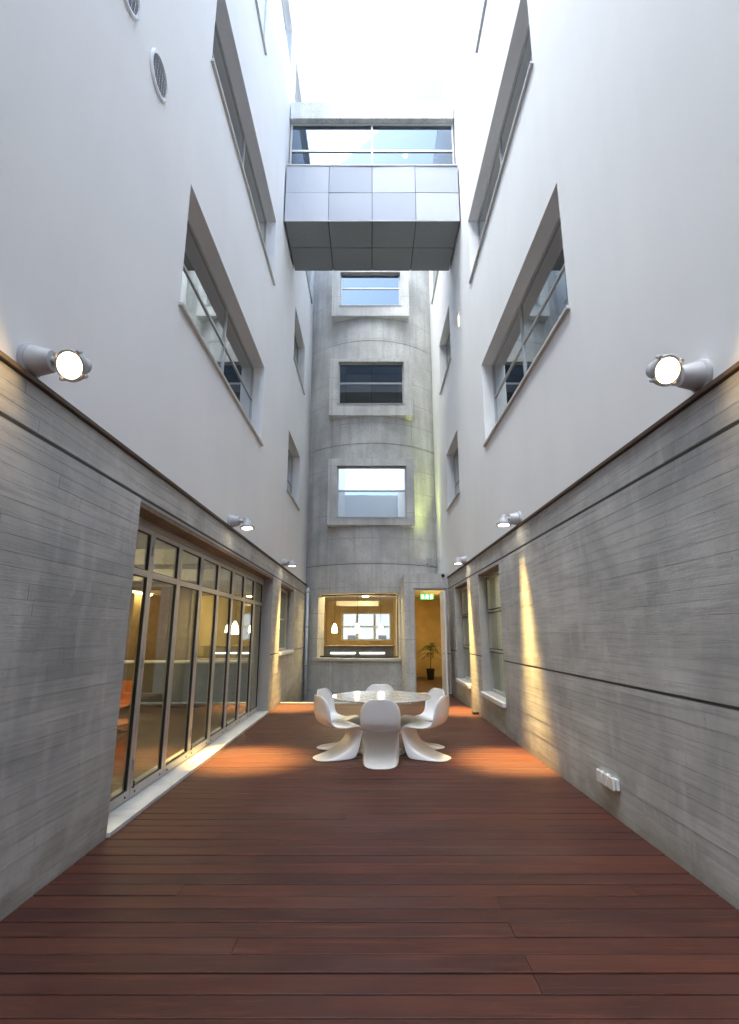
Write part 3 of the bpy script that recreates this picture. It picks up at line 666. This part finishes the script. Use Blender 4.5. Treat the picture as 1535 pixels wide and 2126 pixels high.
def pendant(x, y, z, ztop, label, group):
    r = empty('pendant_lamp', (x, y, z)); tag(r, label, 'lamp', group)
    smooth_angle(MB().lathe([(.095, -.16), (.1, -.15), (.095, -.06), (.07, .05), (.04, .12), (.02, .16)], n=24).build('lamp_shade', M['pendant'], r), 60)
    MB().tube([(0, 0, .155), (0, 0, ztop-z)], .006, 6).build('cord', M['black'], r)
    MB().lathe([(.04, ztop-z-.03), (.04, ztop-z-.002)], n=14).build('ceiling_rose', M['white_metal'], r)
for x, l in ((-1.28, 'leftmost'), (-.47, 'middle'), (.36, 'rightmost')):
    pendant(x, 19.0, 1.78, 2.95, l + ' of the three glowing pendant lamps behind the far window', 'pendants in the far window')
pendant(-3.45, 13.6, 1.74, 2.98, 'glowing pendant lamp seen through the far folding door leaves', None)

# ================================================================== small things
ex = empty('exit_sign', (1.80, 16.9, 2.74)); tag(ex, 'green lit exit sign with white running figure over the corridor', 'sign')
part('sign_face', M['exit'], ex, (-.21, .21, -.02, .02, -.085, .085), bevel=.01)
m = MB()
m.box(-.17, -.11, -.024, -.021, -.06, .055); m.box(.11, .17, -.024, -.021, -.06, .055)
m.build('door_symbol', M['exit_w'], ex)
def strip2(pts, w):
    m = MB()
    for (a, b), (c, d) in zip(pts, pts[1:]):
        L = math.hypot(c-a, d-b); nx, nz = -(d-b)/L*w, (c-a)/L*w
        m.quad((a-nx, -.0225, b-nz), (c-nx, -.0225, d-nz), (c+nx, -.0225, d+nz), (a+nx, -.0225, b+nz))
    return m
fg = strip2([(-.01, .03), (-.015, -.02)], .022); 
for pts in ([(-.015, -.02), (.035, -.03), (.035, -.065)], [(-.018, -.02), (-.035, -.045), (-.075, -.05)], [(-.01, .028), (.04, .01), (.06, .025)], [(-.01, .028), (-.05, .015), (-.06, -.01)]):
    s2 = strip2(pts, .009); i = len(fg.v); fg.v += s2.v; fg.f += [tuple(i+k for k in f) for f in s2.f]
fg.lathe([(.017, 0), (.017, .003)], (.0, -.0235, .056), (0, 1, 0), 14)
fg.build('running_figure', M['exit_w'], ex)
part('hanger', M['alu'], ex, (-.12, -.11, -.005, .005, .085, .16), (.11, .12, -.005, .005, .085, .16))

def vent(y, z, label):
    r = empty('round_vent', (WL, y, z)); tag(r, label, 'vent', 'round vents high on the left wall')
    smooth_angle(MB().lathe([(.175, 0), (.215, 0), (.215, .012), (.2, .026), (.178, .026), (.172, .004)], (0, 0, 0), (1, 0, 0), 40, caps=False).build('ring', M['white_metal'], r), 35)
    MB().lathe([(.176, -.001), (.176, .003)], (0, 0, 0), (1, 0, 0), 32).build('duct', M['black'], r)
    for k in range(9):
        zz = -.15+k*.0375; hw = math.sqrt(max(0, .174**2-zz*zz)); part('louvre', M['lampgrey'], r, (.004, .014, -hw, hw, zz-.004, zz+.004))
    for k in range(-2, 3):
        yy = k*.055; hz = math.sqrt(.174**2-yy*yy); part('grille_bar', M['lampgrey'], r, (.015, .018, yy-.003, yy+.003, -hz, hz))
vent(4.15, 7.09, 'round louvred vent fully in view on the left white wall')
vent(3.46, 7.17, 'round louvred vent cut by the top edge of the picture')

ot = empty('power_outlet', (XR-.009, 5.21, .30)); tag(ot, 'white double power outlet low on the right concrete wall', 'outlet')
part('back_plate', M['outlet'], ot, (-.03, 0, -.19, .19, -.05, .04), bevel=.004)
for yy in (-.12, .0, .12):
    c = part('socket_cover', M['outlet'], ot, (-.055, -.031, yy-.052, yy+.052, -.055, .05), bevel=.006)
    part('hinge', M['lampgrey'], c, (-.045, -.035, yy-.03, yy+.03, .051, .058))
fb = part('floor_box', M['black'], None, (XR-.13, XR-.012, 11.2, 11.36, .002, .045), bevel=.004); tag(fb, 'small black box on the deck at the foot of the lit right pier', 'box')
part('lid', M['alu_dark'], fb, (XR-.125, XR-.017, 11.205, 11.355, .046, .05))
sc_ = MB().lathe([(.045, 0), (.045, .02), (.03, .05), (.012, .062)], (2.06, 14.9, 3.2), (0, -1, 0), 18).build('door_sensor', M['black'], None); smooth_angle(sc_, 40); tag(sc_, 'tiny black sensor on the concrete above the far door', 'sensor')
MB().lathe([(.055, -.001), (.055, .006)], (2.06, 14.899, 3.2), (0, -1, 0), 18).build('mounting_plate', M['lampgrey'], sc_)
sl = part('glow_streak', M['glow'], None, (WR-.014, WR-.001, 11.62, 11.75, 9.12, 9.40)); tag(sl, 'thin added glowing strip for an orange light streak high on the right white wall', 'light')  # glowing strip put in for an orange streak of light on the wall
part('added_glow_trim', M['white_metal'], sl, (WR-.016, WR-.0005, 11.61, 11.619, 9.11, 9.41), (WR-.016, WR-.0005, 11.751, 11.76, 9.11, 9.41))

# potted palm in the corridor
pl = empty('potted_palm', (2.12, 19.3, .005)); tag(pl, 'slender potted palm standing in the corridor doorway', 'plant')
smooth_angle(MB().lathe([(.10, 0), (.115, .02), (.15, .34), (.158, .36), (.158, .375), (.145, .375), (.14, .33)], n=24, caps=False).build('pot', M['black'], pl), 35)
MB().lathe([(.14, .31), (.14, .33)], n=20).build('soil', M['soil'], pl)
stp = [(0, 0, .3), (.015, .01, .6), (.03, 0, .95), (.02, .02, 1.15)]
MB().tube(stp, [.02, .016, .014, .012], 8).build('stem', M['stem'], pl, smooth=True)
lr_ = random.Random(4)
for k in range(15):
    a = k*2.4; ln = lr_.uniform(.3, .5); up = lr_.uniform(.05, .35); zb = .75 + .4*k/15
    m = MB(); pts = []
    for j in range(7):
        t = j/6; rr_ = ln*t; pts.append(Vector((.025+rr_*math.cos(a), rr_*math.sin(a), zb + up*math.sin(t*2.0) - .16*t*t)))
    side = Vector((-math.sin(a), math.cos(a), 0))
    for j in range(1, 7):
        for sg in (-1, 1):
            L = .14*math.sin(math.pi*(.15+.8*j/7)); tip = pts[j] + side*sg*L + (pts[j]-pts[j-1])*.9 - Vector((0, 0, .04)); b0 = pts[j-1]*.5+pts[j]*.5
            m.quad(tuple(pts[j-1]), tuple(b0 + side*sg*.012), tuple(tip), tuple(pts[j]))
    m.build('frond', M['leaf'], pl)
